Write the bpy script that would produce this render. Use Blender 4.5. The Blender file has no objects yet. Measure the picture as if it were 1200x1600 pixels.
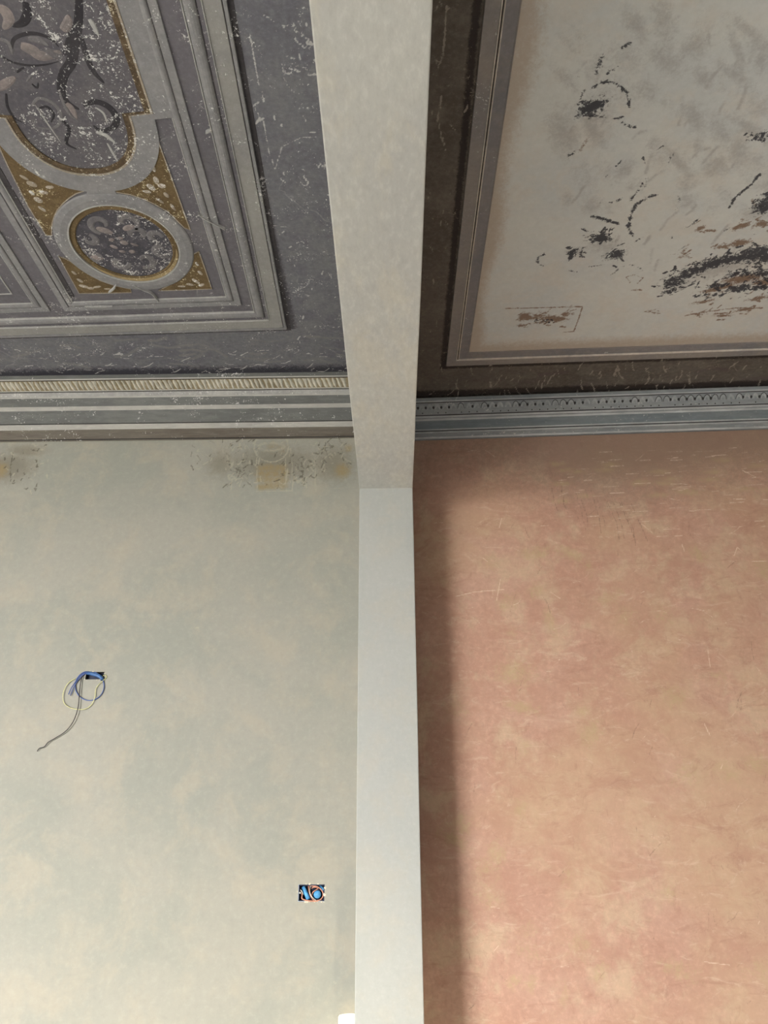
import bpy, bmesh, math, random
import numpy as np
from mathutils import Vector, Matrix, noise as mnoise

random.seed(7)
rng = np.random.default_rng(7)
SC = bpy.context.scene
COL = SC.collection
EYE = 1.35                       # camera height above the floor
# ------------------------------------------------------------------ camera
FPX = 1212.0
def _n(v):
    v = np.array(v, float); return v/np.linalg.norm(v)
DY = _n([621-600, 800-1335, -FPX]); DZ = _n([586.2-600, 800+1945, -FPX])
DZ = _n(DZ-DY*DZ.dot(DY)); DX = np.cross(DY, DZ)
MC = np.array([DX, DY, DZ]).T    # world -> camera
cam_d = bpy.data.cameras.new('camera'); cam = bpy.data.objects.new('camera', cam_d); COL.objects.link(cam)
cam_d.sensor_width = 36; cam_d.sensor_fit = 'AUTO'; cam_d.lens = FPX*36/1600
cam_d.clip_start = .05
R = Matrix([[float(x) for x in r] for r in MC.T])
cam.matrix_world = Matrix.Translation((0, 0, EYE)) @ R.to_4x4()
SC.camera = cam
# ------------------------------------------------------------------ world, lights, exposure
W = bpy.data.worlds.new('sky'); SC.world = W; W.use_nodes = True
W.node_tree.nodes['Background'].inputs[0].default_value = (.75, .87, 1, 1)
W.node_tree.nodes['Background'].inputs[1].default_value = 1.0
VS = SC.view_settings
VS.view_transform = 'Standard'; VS.look = 'None'; VS.gamma = 1; VS.use_curve_mapping = False
VS.exposure = 0.0
def area(name, loc, rot, sx, sy, power, color, spread=120):
    d = bpy.data.lights.new(name, 'AREA'); d.shape = 'RECTANGLE'; d.size = sx; d.size_y = sy
    d.energy = power; d.color = color; d.spread = math.radians(spread)
    o = bpy.data.objects.new(name, d); COL.objects.link(o); o.location = loc; o.rotation_euler = rot
    return o
# daylight through the two rear windows (rear wall at y = -5)
WIN_L = (-7.4, -4.5, .3, 2.7)     # x0 x1 z0 z1
WIN_R = (1.5, 2.7, .55, 2.75)
area('daylight_left_window', ((WIN_L[0]+WIN_L[1])/2, -5.12, (WIN_L[2]+WIN_L[3])/2), (math.pi/2-.76, 0, -.38), 2.7, 2.3, 1650, (1, .985, .96), 112)
area('daylight_right_window', ((WIN_R[0]+WIN_R[1])/2, -5.12, (WIN_R[2]+WIN_R[3])/2), (math.pi/2-.95, 0, 0), 1.2, 2.2, 150, (.92, .965, 1), 110)

# warm work lamp standing low in the right room, shining through the opening
wk = bpy.data.lights.new('work_lamp', 'SPOT'); wk.energy = 230; wk.color = (1, .86, .58); wk.shadow_soft_size = .10; wk.spot_size = math.radians(40); wk.spot_blend = 1
wo = bpy.data.objects.new('work_lamp', wk); COL.objects.link(wo); wo.location = (1.25, -.55, .55)
wo.rotation_euler = (Vector((-.75, 3.55, .12))-wo.location).to_track_quat('-Z', 'Y').to_euler()

# ------------------------------------------------------------------ pixel -> point
def ray(u, v): return _n(MC.T@np.array([(u-600)/FPX, (800-v)/FPX, -1]))
ZL, ZR = 2.275, 2.16              # ceiling heights above the eye, left and right room
YW = 3.55                         # far wall
def ceilL(u, v): r = ray(u, v); p = r*ZL/r[2]; return p[0], p[1]
def ceilR(u, v): r = ray(u, v); p = r*ZR/r[2]; return p[0], p[1]
def wallL(u, v, y=YW): r = ray(u, v); p = r*y/r[1]; return p[0], p[2]+EYE
RWK = -.0422; RWB = 3.573         # right far wall: y = RWB + RWK x
def wallR(u, v):
    r = ray(u, v); p = r*(RWB/(r[1]-RWK*r[0])); return p[0], p[2]+EYE
XA, XB, YJ, ZS = -.160, .0895, 3.28, 1.570+EYE   # pier faces, jamb, soffit height
HL, HR = ZL+EYE, ZR+EYE

# ------------------------------------------------------------------ colour and node helpers
def lin(c):
    o = []
    for x in c:
        x /= 255
        o.append(x/12.92 if x <= .04045 else ((x+.055)/1.055)**2.4)
    return (*o, 1)
class NB:
    def __init__(s, name):
        s.m = bpy.data.materials.new(name); s.m.use_nodes = True
        s.t = s.m.node_tree; s.n = s.t.nodes; s.b = s.n['Principled BSDF']
        s.geo = s.n.new('ShaderNodeNewGeometry')
        s.pos = s.geo.outputs['Position']
    def link(s, a, b): s.t.links.new(a, b)
    def val(s, sock, v):
        if isinstance(v, (int, float)): sock.default_value = v
        elif isinstance(v, tuple): sock.default_value = v
        else: s.link(v, sock)
    def vec(s, sc, rot=0):
        m = s.n.new('ShaderNodeMapping'); s.link(s.pos, m.inputs[0])
        m.inputs['Scale'].default_value = sc
        m.inputs['Rotation'].default_value = rot if isinstance(rot, tuple) else (0, 0, rot)
        return m.outputs[0]
    def noise(s, scale, detail=6, rough=.6, dist=0, stretch=None, off=0, rot=0):
        n = s.n.new('ShaderNodeTexNoise')
        n.inputs['Scale'].default_value = scale; n.inputs['Detail'].default_value = detail
        n.inputs['Roughness'].default_value = rough; n.inputs['Distortion'].default_value = dist
        m = s.n.new('ShaderNodeMapping'); s.link(s.pos, m.inputs[0])
        m.inputs['Location'].default_value = (off, off*.7, off*1.3)
        if stretch: m.inputs['Scale'].default_value = stretch
        if rot: m.inputs['Rotation'].default_value = rot
        s.link(m.outputs[0], n.inputs['Vector'])
        return n.outputs[0]
    def voro(s, scale, dist=.15, stretch=None):
        nz = s.n.new('ShaderNodeTexNoise'); nz.inputs['Scale'].default_value = scale*1.7; nz.inputs['Detail'].default_value = 5
        s.link(s.pos, nz.inputs['Vector'])
        a = s.n.new('ShaderNodeVectorMath'); a.operation = 'SCALE'; s.link(nz.outputs[1], a.inputs[0]); a.inputs['Scale'].default_value = dist
        b = s.n.new('ShaderNodeVectorMath'); s.link(s.pos, b.inputs[0]); s.link(a.outputs[0], b.inputs[1])
        v = s.n.new('ShaderNodeTexVoronoi'); v.feature = 'DISTANCE_TO_EDGE'; v.inputs['Scale'].default_value = scale
        s.link(b.outputs[0], v.inputs['Vector'])
        return v.outputs['Distance']
    def step(s, x, lo, hi, a=0., b=1.):
        m = s.n.new('ShaderNodeMapRange'); m.interpolation_type = 'SMOOTHSTEP'
        s.val(m.inputs[0], x)
        for i, q in enumerate((lo, hi, a, b)): m.inputs[1+i].default_value = q
        return m.outputs[0]
    def math(s, op, a, b=0., c=0.):
        m = s.n.new('ShaderNodeMath'); m.operation = op
        s.val(m.inputs[0], a); s.val(m.inputs[1], b); s.val(m.inputs[2], c)
        return m.outputs[0]
    def mix(s, f, a, b):
        m = s.n.new('ShaderNodeMix'); m.data_type = 'RGBA'
        s.val(m.inputs[0], f); s.val(m.inputs[6], a); s.val(m.inputs[7], b)
        return m.outputs[2]
    def attr(s):
        a = s.n.new('ShaderNodeAttribute'); a.attribute_name = 'wear_shade'
        q = s.n.new('ShaderNodeSeparateColor'); s.link(a.outputs['Color'], q.inputs[0])
        return q.outputs[0], q.outputs[1], q.outputs[2], a.outputs['Alpha']
    def bump(s, h, strength=.2, dist=.004):
        b = s.n.new('ShaderNodeBump'); b.inputs['Strength'].default_value = strength; b.inputs['Distance'].default_value = dist
        s.val(b.inputs['Height'], h); s.link(b.outputs[0], s.b.inputs['Normal'])
    def done(s, col, rough=.85):
        s.val(s.b.inputs['Base Color'], col); s.b.inputs['Roughness'].default_value = rough
        s.b.inputs['Specular IOR Level'].default_value = .25
        return s.m

def plain(name, c, rough=.5, metal=0, emit=None, vary=.12):
    b = NB(name); n = b.noise(40, 4)
    col = b.mix(b.step(n, .35, .65), lin(tuple(x*(1-vary) for x in c)), lin(c))
    b.done(col, rough); b.b.inputs['Metallic'].default_value = metal
    if emit:
        b.b.inputs['Emission Color'].default_value = lin(emit[0]); b.b.inputs['Emission Strength'].default_value = emit[1]
    return b.m

def fresco(name, c, c2=None, c3=None, flake=.0, flake_c=(204, 203, 200), scale=1., streak=None, masks=None, crack=0., grain=False, rough=.85, bump=.25, amt2=.8, amt3=.6, fine=.25, flake_scale=105):
    """old painted plaster: two drifting tints, fine grain, white chips, hairline cracks, plus painted-in wear masks"""
    c2 = c2 or tuple(x*.86 for x in c); c3 = c3 or tuple(min(255, x*1.12) for x in c)
    b = NB(name)
    n1 = b.noise(3.2*scale, 7, .62, .4, streak)
    n2 = b.noise(8*scale, 8, .66, .3, streak, 5.3)
    n3 = b.noise(55*scale, 5, .7, 0, streak, 11.1)
    col = b.mix(b.math('MULTIPLY', b.step(n1, .40, .62), amt2), lin(c), lin(c2))
    col = b.mix(b.math('MULTIPLY', b.step(n2, .46, .66), amt3), col, lin(c3))
    dk = lin(tuple(x*.72 for x in c))
    col = b.mix(b.math('MULTIPLY', b.step(n3, .5, .68), fine), col, dk)
    lt = lin(tuple(min(255, x*1.25) for x in c))
    col = b.mix(b.math('MULTIPLY', b.step(n3, .5, .34), fine), col, lt)
    if grain:
        g3 = b.noise(1.1, 5, .55, .5, None, 41.)
        g1 = b.noise(17, 10, .8, 1.4, (.38, 1, 1), 31.)
        g2 = b.noise(10, 10, .8, 1.6, (.32, 1, 1), 37., (0, .6, 0))
        g4 = b.noise(26, 9, .78, .8, (1, 1, .5), 43.)
        g5 = b.noise(4.5, 7, .7, 1.0, (.6, 1, 1), 51., (0, -.5, 0))
        col = b.mix(b.math('MULTIPLY', b.step(g3, .44, .60), .55), col, lin((196, 164, 134)))
        col = b.mix(b.math('MULTIPLY', b.step(g5, .50, .64), .36), col, lin((180, 136, 116)))
        col = b.mix(b.math('MULTIPLY', b.step(g2, .52, .66), .42), col, lin((166, 124, 106)))
        col = b.mix(b.math('MULTIPLY', b.step(g1, .53, .68), .55), col, lin((216, 188, 164)))
        col = b.mix(b.math('MULTIPLY', b.step(g4, .55, .70), .35), col, lin((150, 110, 94)))
    R_ = G_ = B_ = None
    if masks:
        R_, G_, B_, A_ = b.attr()
        nz = b.noise(44, 7, .72, .5, None, 3.3)
        nz2 = b.noise(150, 4, .75, .0, None, 8.3)
        brk = b.math('ADD', b.math('MULTIPLY_ADD', nz, 1.8, -.9), b.math('MULTIPLY_ADD', nz2, 1.2, -.6))
        chs = {'r': R_, 'g': G_, 'b': B_, 'a': A_}
        for key in masks:                # laid on in the order given
            ch = chs[key]; mc, k, soft, am = masks[key]
            f = b.step(b.math('MULTIPLY_ADD', brk, k, ch), .5-soft, .5+soft)
            f = b.math('MULTIPLY', f, am)
            f = b.math('MULTIPLY', f, b.step(ch, .02, .2))
            col = b.mix(f, col, lin(mc))
    if flake > 0 or masks and 'flake' in masks:
        f1 = b.noise(flake_scale, 3, .75, .6, None, 2.2)
        cl = b.noise(7, 6, .7, 1.2, None, 9.7)
        t = b.math('MULTIPLY_ADD', cl, .85, f1)
        t = b.math('ADD', t, flake*.32-.455)
        col = b.mix(b.step(t, .70, .745), col, lin(flake_c))
    if crack > 0:
        v = b.voro(2.6, .22); cl = b.noise(3.1, 4, .6, 0, None, 21)
        f = b.math('MULTIPLY', b.step(v, .009, .002), b.step(cl, .52, .62))
        col = b.mix(b.math('MULTIPLY', f, crack), col, lin(flake_c))
    b.bump(b.math('MULTIPLY_ADD', n3, .5, n2), bump, .006)
    return b.done(col, rough)

# ------------------------------------------------------------------ mesh helpers
def link(name, me, m=None, parent=None, kind=None, label=None, cat=None, group=None, loc=None):
    o = bpy.data.objects.new(name, me); COL.objects.link(o)
    for x in (m if isinstance(m, (list, tuple)) else [m] if m else []):
        me.materials.append(x)
    if parent: o.parent = parent
    if loc is not None: o.location = loc
    for k, v in (('kind', kind), ('label', label), ('category', cat), ('group', group)):
        if v: o[k] = v
    return o
def pyd(verts, faces, smooth=False):
    me = bpy.data.meshes.new('mesh'); me.from_pydata([tuple(map(float, v)) for v in verts], [], faces)
    bm = bmesh.new(); bm.from_mesh(me); bmesh.ops.recalc_face_normals(bm, faces=bm.faces); bm.to_mesh(me); bm.free()
    if smooth: me.shade_smooth()
    return me
def grid(name, O, U, V, us, vs, m, wear_shade=None, holes=(), flip=False, **kw):
    """sheet of plaster O + u U + v V on given breakpoints, wear masks per vertex, holes cut out"""
    us = np.unique(np.round(np.concatenate([us]+[np.array(h[:2]) for h in holes]), 5)); vs = np.unique(np.round(np.concatenate([vs]+[np.array(h[2:]) for h in holes]), 5))
    uu, vv = np.meshgrid(us, vs, indexing='ij')
    P = np.array(O)[None, None]+uu[..., None]*np.array(U)+vv[..., None]*np.array(V)
    a, b = uu.shape
    idx = np.arange(a*b).reshape(a, b)
    F = np.stack([idx[:-1, :-1], idx[1:, :-1], idx[1:, 1:], idx[:-1, 1:]], -1)
    keep = np.ones(F.shape[:2], bool)
    cu = (us[:-1]+us[1:])/2; cv = (vs[:-1]+vs[1:])/2
    for h in holes:
        keep &= ~(((cu > h[0]) & (cu < h[1]))[:, None] & ((cv > h[2]) & (cv < h[3]))[None, :])
    F = F[keep]
    if flip: F = F[:, ::-1]
    me = bpy.data.meshes.new('mesh')
    me.vertices.add(a*b); me.vertices.foreach_set('co', P.reshape(-1).astype(np.float32))
    nf = len(F); me.loops.add(nf*4); me.polygons.add(nf)
    me.loops.foreach_set('vertex_index', F.reshape(-1).astype(np.int32))
    me.polygons.foreach_set('loop_start', np.arange(nf, dtype=np.int32)*4)
    me.update(); me.validate()
    if wear_shade is not None:
        c = wear_shade(uu, vv).astype(np.float32).reshape(-1)
        at = me.attributes.new('wear_shade', 'FLOAT_COLOR', 'POINT'); at.data.foreach_set('color', c)
    return link(name, me, m, **kw)
class WearShade:
    """collects strokes and blots on a (u, v) plane, then rasterises them to 4 mask channels"""
    def __init__(s, conv): s.s = []; s.conv = conv; s.f = []
    def stroke(s, ch, px, w, amp=1.):       # px: pixel polyline, w: half width in metres
        s.s.append((ch, np.array([s.conv(*p) for p in px]), w, amp))
    def blot(s, ch, px, rx, ry, amp=1., rot=0.):
        s.s.append((ch, np.array([s.conv(*px)]), (rx, ry, rot), amp))
    def __call__(s, uu, vv):
        out = np.zeros(uu.shape+(4,))
        ua, va = uu[:, 0], vv[0]
        for ch, pts, w, amp in s.s:
            if isinstance(w, tuple):
                rx, ry, rot = w; r = max(rx, ry)*2
                i0, i1 = np.searchsorted(ua, [pts[0, 0]-r, pts[0, 0]+r]); j0, j1 = np.searchsorted(va, [pts[0, 1]-r, pts[0, 1]+r])
                if i1 <= i0 or j1 <= j0: continue
                du = ua[i0:i1, None]-pts[0, 0]; dv = va[None, j0:j1]-pts[0, 1]
                c, sn = math.cos(rot), math.sin(rot)
                d = ((du*c+dv*sn)/rx)**2+((-du*sn+dv*c)/ry)**2
                val = amp*np.exp(-d*1.1)
                out[i0:i1, j0:j1, ch] = np.maximum(out[i0:i1, j0:j1, ch], val)
            else:
                for A, B in zip(pts[:-1], pts[1:]):
                    r = w*3
                    i0, i1 = np.searchsorted(ua, [min(A[0], B[0])-r, max(A[0], B[0])+r]); j0, j1 = np.searchsorted(va, [min(A[1], B[1])-r, max(A[1], B[1])+r])
                    if i1 <= i0 or j1 <= j0: continue
                    du = ua[i0:i1, None]; dv = va[None, j0:j1]
                    AB = B-A; L2 = max(AB.dot(AB), 1e-9)
                    t = np.clip(((du-A[0])*AB[0]+(dv-A[1])*AB[1])/L2, 0, 1)
                    d = np.hypot(du-A[0]-t*AB[0], dv-A[1]-t*AB[1])/w
                    val = amp*np.exp(-d**2*.9)
                    out[i0:i1, j0:j1, ch] = np.maximum(out[i0:i1, j0:j1, ch], val)
        for f in s.f: f(uu, vv, out)
        return np.clip(out, 0, 1)
def lines(a, b, step, *far):
    return np.unique(np.concatenate([np.arange(a, b+step*.5, step), np.array(far, float)]))
def catmull(pts, n=8, closed=False):
    P = [np.array(p, float) for p in pts]; out = []
    N = len(P)
    if N < 3 and not closed: return [P[0]+(P[-1]-P[0])*i/n for i in range(n+1)]
    for i in range(N if closed else N-1):
        g = (lambda k: P[k % N]) if closed else (lambda k: P[min(max(k, 0), N-1)])
        a, b, c, d = g(i-1), g(i), g(i+1), g(i+2)
        for j in range(n):
            t = j/n
            out.append(.5*((2*b)+(-a+c)*t+(2*a-5*b+4*c-d)*t*t+(-a+3*b-3*c+d)*t**3))
    if not closed: out.append(P[-1])
    return out
def ribbon_mesh(pts, w, z, d, taper=True, n=6):
    """raised painted stroke lying under a ceiling at height z, d thick"""
    P = catmull(pts, n); N = len(P); V = []; F = []
    for i, p in enumerate(P):
        t = P[min(i+1, N-1)]-P[max(i-1, 0)]; t = t/max(np.linalg.norm(t), 1e-9); q = np.array([-t[1], t[0]])
        s = i/(N-1)
        ww = w if not taper else w*(.18+.82*math.sin(math.pi*min(1, .12+.88*s)) ** .7)
        for k, h in ((-.5, 0), (-.28, 1), (.28, 1), (.5, 0)):
            V.append((p[0]+q[0]*k*ww, p[1]+q[1]*k*ww, z-h*d))
    for i in range(N-1):
        for k in range(3): F.append((4*i+k, 4*i+k+1, 4*i+k+5, 4*i+k+4))
        F.append((4*i+3, 4*i, 4*i+4, 4*i+7))
    F += [(0, 1, 2, 3), (4*N-1, 4*N-2, 4*N-3, 4*N-4)]
    return pyd(V, F)
def prism_mesh(poly, z, d, inset=.004):
    """raised flat shape under a ceiling, edges chamfered"""
    N = len(poly); P = np.array(poly, float); c = P.mean(0)
    Q = c+(P-c)*(1-inset/max(.02, np.abs(P-c).max()))
    V = [(x, y, z) for x, y in P]+[(x, y, z-d*.7) for x, y in P]+[(x, y, z-d) for x, y in Q]
    F = [tuple(range(2*N, 3*N)), tuple(range(N))[::-1]]
    for a in (0, N):
        for i in range(N):
            j = (i+1) % N; F.append((a+i, a+j, a+N+j, a+N+i))
    return pyd(V, F)
def lathe_mesh(cx, cy, z, prof, n=48, sy=1., rot=0., smooth=False):
    """profile of (radius, drop) turned about a vertical axis under a ceiling; closed against the ceiling"""
    V = []; F = []; M = len(prof)
    for i in range(n):
        a = 2*math.pi*i/n
        for r, d in prof:
            x, y = r*math.cos(a), r*math.sin(a)*sy
            V.append((cx+x*math.cos(rot)-y*math.sin(rot), cy+x*math.sin(rot)+y*math.cos(rot), z-d))
    for i in range(n):
        j = (i+1) % n
        for k in range(M-1):
            if prof[k][0] < 1e-6: F.append((i*M+k, i*M+k+1, j*M+k+1))
            elif prof[k+1][0] < 1e-6: F.append((i*M+k, i*M+k+1, j*M+k))
            else: F.append((i*M+k, i*M+k+1, j*M+k+1, j*M+k))
    me = pyd(V, F, smooth)
    bm = bmesh.new(); bm.from_mesh(me); bmesh.ops.remove_doubles(bm, verts=bm.verts, dist=1e-6)
    bmesh.ops.recalc_face_normals(bm, faces=bm.faces); bm.to_mesh(me); bm.free()
    return me
def rect(x0, y0, x1, y1, kb=0., kr=0.):
    """x1,y1 = the corner towards the photo (right, far); kb slope of the far edge, kr lean of the right edge"""
    return [np.array(p) for p in ((x1+kr*(y0-y1), y0), (x1, y1), (x0, y1+kb*(x0-x1)), (x0, y0))]
def inset_rect(Q, d):
    """move the four edges of a quad inward by d and intersect them again"""
    c = sum(Q)/4; L = []
    for i in range(4):
        a, b = Q[i], Q[(i+1) % 4]; t = (b-a)/np.linalg.norm(b-a); nrm = np.array([-t[1], t[0]])
        if nrm.dot(c-a) < 0: nrm = -nrm
        L.append((a+nrm*d, t))
    out = []
    for i in range(4):
        (a, t), (b, s) = L[i-1], L[i]
        A = np.array([[t[0], -s[0]], [t[1], -s[1]]]); k = np.linalg.solve(A, b-a)
        out.append(a+t*k[0])
    return out
def frame_mesh(Q, z, prof):
    """mitred moulding: profile of (inset, drop) swept round the quad Q under a ceiling"""
    V = []; F = []; M = len(prof)
    for d, h in prof:
        for p in inset_rect(Q, d): V.append((p[0], p[1], z-h))
    for k in range(M):
        k2 = (k+1) % M
        for i in range(4):
            j = (i+1) % 4; F.append((k*4+i, k*4+j, k2*4+j, k2*4+i))
    return pyd(V, F)
def box_bm(bm, x0, x1, y0, y1, z0, z1):
    vs = [bm.verts.new(p) for p in ((x0, y0, z0), (x1, y0, z0), (x1, y1, z0), (x0, y1, z0), (x0, y0, z1), (x1, y0, z1), (x1, y1, z1), (x0, y1, z1))]
    for f in ((0, 3, 2, 1), (4, 5, 6, 7), (0, 1, 5, 4), (1, 2, 6, 5), (2, 3, 7, 6), (3, 0, 4, 7)): bm.faces.new([vs[i] for i in f])
def box_mesh(*a, bevel=0.):
    bm = bmesh.new(); box_bm(bm, *a)
    if bevel: bmesh.ops.bevel(bm, geom=bm.edges[:], offset=bevel, segments=2, affect='EDGES', profile=.6)
    me = bpy.data.meshes.new('mesh'); bm.to_mesh(me); bm.free(); return me
def tube_mesh(pts, r, n=8, sub=8, closed=False):
    P = [Vector(p) for p in catmull(pts, sub, closed)]; N = len(P); V = []; F = []
    up = Vector((.13, .2, 1)).normalized()
    for i, p in enumerate(P):
        t = (P[(i+1) % N]-P[i-1]) if closed else (P[min(i+1, N-1)]-P[max(i-1, 0)])
        t.normalize(); a = t.cross(up)
        if a.length < .05: a = t.cross(Vector((1, 0, 0)))
        a.normalize(); b = t.cross(a)
        for k in range(n):
            g = 2*math.pi*k/n; V.append(p+a*(r*math.cos(g))+b*(r*math.sin(g)))
    for i in range(N if closed else N-1):
        j = (i+1) % N
        for k in range(n): F.append((i*n+k, i*n+(k+1) % n, j*n+(k+1) % n, j*n+k))
    if not closed: F += [tuple(range(n))[::-1], tuple(range((N-1)*n, N*n))]
    return pyd(V, F, True)

# ------------------------------------------------------------------ materials
M = {}
M['limewash'] = fresco('grey_beige_limewash', (157, 155, 145), (148, 149, 140), (165, 159, 145), scale=.62, fine=.09, amt2=.85, amt3=.75, bump=.12,
    masks={'a': ((124, 119, 106), .45, .45, .8), 'g': ((150, 130, 88), .55, .4, .7), 'r': ((86, 80, 70), .9, .2, .7), 'b': ((176, 170, 152), .9, .2, .6)})
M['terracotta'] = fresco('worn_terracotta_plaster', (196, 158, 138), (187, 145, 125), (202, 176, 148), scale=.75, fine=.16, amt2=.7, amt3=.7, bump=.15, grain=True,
    masks={'a': ((150, 126, 112), .7, .5, .72), 'g': ((188, 166, 128), .8, .35, .6), 'r': ((122, 94, 80), .7, .2, .55), 'b': ((226, 202, 178), .6, .2, .75)})  # first mask is the shade painted in at the wall top, the others are wear
M['jamb'] = fresco('pale_grey_smooth_plaster', (177, 178, 173), (173, 175, 170), (181, 178, 168), scale=.9, fine=.07, bump=.08, amt2=.7, amt3=.6)
M['soffit'] = fresco('beige_smooth_plaster', (195, 195, 188), (188, 188, 183), (200, 197, 185), scale=1.1, fine=.15, bump=.1, amt2=.85, amt3=.8, streak=(1, .45, 1))
M['floor'] = fresco('pale_floor', (212, 211, 208))
M['shell'] = fresco('plain_plaster', (190, 182, 165))
M['shell_red'] = fresco('plain_side_wall', (200, 193, 184))
M['white_paint'] = plain('white_paint', (225, 224, 218), .4)
# left ceiling
LF = dict(flake=.34, crack=.5)
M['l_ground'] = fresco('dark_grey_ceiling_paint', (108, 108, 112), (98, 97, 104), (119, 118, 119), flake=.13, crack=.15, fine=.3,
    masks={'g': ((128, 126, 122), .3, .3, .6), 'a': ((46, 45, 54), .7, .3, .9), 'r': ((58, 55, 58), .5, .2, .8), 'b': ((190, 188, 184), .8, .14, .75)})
M['l_dark'] = fresco('dark_plum_grey_paint', (102, 99, 104), (94, 92, 97), (112, 109, 111), flake=.17, crack=.2, fine=.2)
M['l_mid'] = fresco('mid_grey_paint', (130, 129, 130), (122, 121, 123), (140, 138, 138), flake=.18, fine=.2)
M['l_flat'] = fresco('warm_grey_paint', (140, 138, 135), (132, 130, 130), (147, 145, 141), flake=.12, fine=.15)
M['l_light'] = fresco('light_grey_paint', (164, 163, 160), (150, 149, 148), (175, 174, 170), flake=.25, fine=.2)
M['l_line'] = fresco('near_black_paint', (66, 63, 65), flake=.22, fine=.3)
M['l_field'] = fresco('blue_grey_flaking_paint', (92, 90, 94), (82, 80, 86), (106, 103, 105), flake=.36, fine=.3, scale=1.5)
M['l_ink'] = fresco('blackened_scroll_paint', (52, 50, 54), (46, 44, 48), (70, 67, 70), flake=.34, fine=.35)
M['l_leaf'] = fresco('pinkish_grey_leaf_paint', (128, 119, 117), (112, 106, 106), (142, 133, 129), flake=.3, fine=.35, scale=2)
M['l_scroll'] = fresco('grey_scroll_paint', (108, 105, 107), (96, 94, 97), (120, 117, 117), flake=.32, fine=.3, scale=2)
M['gold'] = fresco('old_gold_paint', (100, 84, 58), (86, 71, 48), (120, 103, 74), flake=.26, flake_c=(196, 184, 150), fine=.4, scale=3)
M['gold_light'] = fresco('pale_ochre_paint', (148, 130, 96), (130, 114, 84), (160, 144, 112), flake=.4, flake_c=(205, 192, 160), fine=.3, scale=3)
M['gold_dark'] = fresco('brown_gold_paint', (86, 72, 54), (74, 62, 48), (112, 98, 78), flake=.36, flake_c=(196, 186, 160), fine=.45, scale=3)
M['med_field'] = fresco('medallion_dark_paint', (74, 72, 78), (64, 63, 70), (92, 90, 95), flake=.42, fine=.35, scale=2)
M['petal'] = fresco('putty_petal_paint', (154, 144, 130), (134, 124, 110), (168, 158, 144), flake=.45, fine=.3, scale=3)
# left cornice
M['c_grey'] = fresco('cornice_grey_paint', (106, 107, 105), (96, 97, 96), (120, 121, 117), flake=.22, fine=.25, streak=(.25, 1, 1))
M['c_light'] = fresco('cornice_light_paint', (176, 174, 168), (162, 160, 156), (186, 184, 176), flake=.15, fine=.2, streak=(.25, 1, 1))
M['c_dark'] = fresco('cornice_dark_line', (54, 52, 50), fine=.3, streak=(.25, 1, 1))
M['c_brown'] = fresco('cornice_brown_paint', (104, 98, 90), (84, 76, 68), (120, 115, 106), flake=.1, fine=.3, streak=(.2, 1, 2))
M['c_ground'] = fresco('cornice_ochre_ground', (142, 130, 106), (120, 108, 86), (158, 148, 124), fine=.35)
M['c_cream'] = fresco('cornice_cream_leaf', (188, 184, 170), (174, 170, 156), (198, 194, 182), flake=.2, fine=.3)
# right ceiling
M['r_ground'] = fresco('dark_brown_ceiling_paint', (104, 98, 90), (92, 86, 78), (118, 112, 103), flake=.13, flake_c=(140, 130, 116), crack=.1, fine=.35,
    masks={'a': ((96, 84, 84), .3, .3, .6), 'g': ((104, 100, 94), .3, .3, .5), 'r': ((46, 40, 40), .6, .25, .85), 'b': ((160, 152, 140), .8, .14, .75)})
M['r_taupe'] = fresco('taupe_frame_paint', (146, 141, 136), (136, 134, 134), (153, 147, 139), fine=.15, flake=.04)
M['r_grey'] = fresco('grey_frame_paint', (136, 133, 133), (126, 126, 129), (144, 139, 133), fine=.15, flake=.04)
M['r_light'] = fresco('pale_frame_line', (214, 206, 195), (196, 190, 182), fine=.2)
M['r_dark'] = fresco('dark_frame_line', (78, 70, 64), fine=.2)
M['r_panel'] = fresco('cream_distemper_panel', (214, 217, 211), (204, 209, 207), (213, 210, 200), scale=.8, fine=.08, bump=.15,
    masks={'a': ((182, 168, 150), .6, .45, .8), 'b': ((150, 147, 144), .7, .4, .5), 'g': ((122, 92, 66), 1.0, .22, .85), 'r': ((60, 61, 67), 1.35, .12, .94)})
M['rc_grey'] = fresco('blue_grey_cornice_paint', (152, 156, 157), (138, 145, 149), (164, 166, 164), fine=.25, flake=.2, streak=(.25, 1, 1))
M['rc_mid'] = fresco('mid_blue_grey_cornice_paint', (126, 134, 138), (118, 127, 132), (138, 143, 143), fine=.2, flake=.1, streak=(.25, 1, 1))
M['rc_light'] = fresco('pale_cornice_line', (192, 194, 193), (174, 178, 180), fine=.25, streak=(.25, 1, 1))
M['rc_dark'] = fresco('dark_cornice_line', (72, 70, 70), fine=.25)

# ------------------------------------------------------------------ setting: shell
XL, XR, YB = -8.0, 4.2, -5.0
def struct(name, me, m, label=None, **kw): return link(name, me, m, kind='structure', label=label, **kw)
struct('floor', box_mesh(XL-.1, XR+.1, YB-.1, 3.8, -.1, 0), M['floor'], 'pale floor below the frame')
struct('wall_left', box_mesh(XL-.1, XL, YB, 3.55, 0, HL), M['shell'], 'side wall of the grey beige room')
struct('wall_right', box_mesh(XR, XR+.1, YB, 3.4, 0, HR), M['shell_red'], 'side wall of the terracotta room')
def rear(name, x0, x1, win, h, m, label):
    bm = bmesh.new(); a, b, c, d = win
    for q in ((x0, a, 0, h), (b, x1, 0, h), (a, b, 0, c), (a, b, d, h)): box_bm(bm, q[0], q[1], YB-.1, YB, q[2], q[3])
    me = bpy.data.meshes.new('mesh'); bm.to_mesh(me); bm.free(); struct(name, me, m, label)
rear('wall_rear_left', XL, XA, WIN_L, HL, M['shell'], 'rear wall of the grey beige room')
rear('wall_rear_right', XB, XR, WIN_R, HR, M['shell_red'], 'rear wall of the terracotta room')
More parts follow.
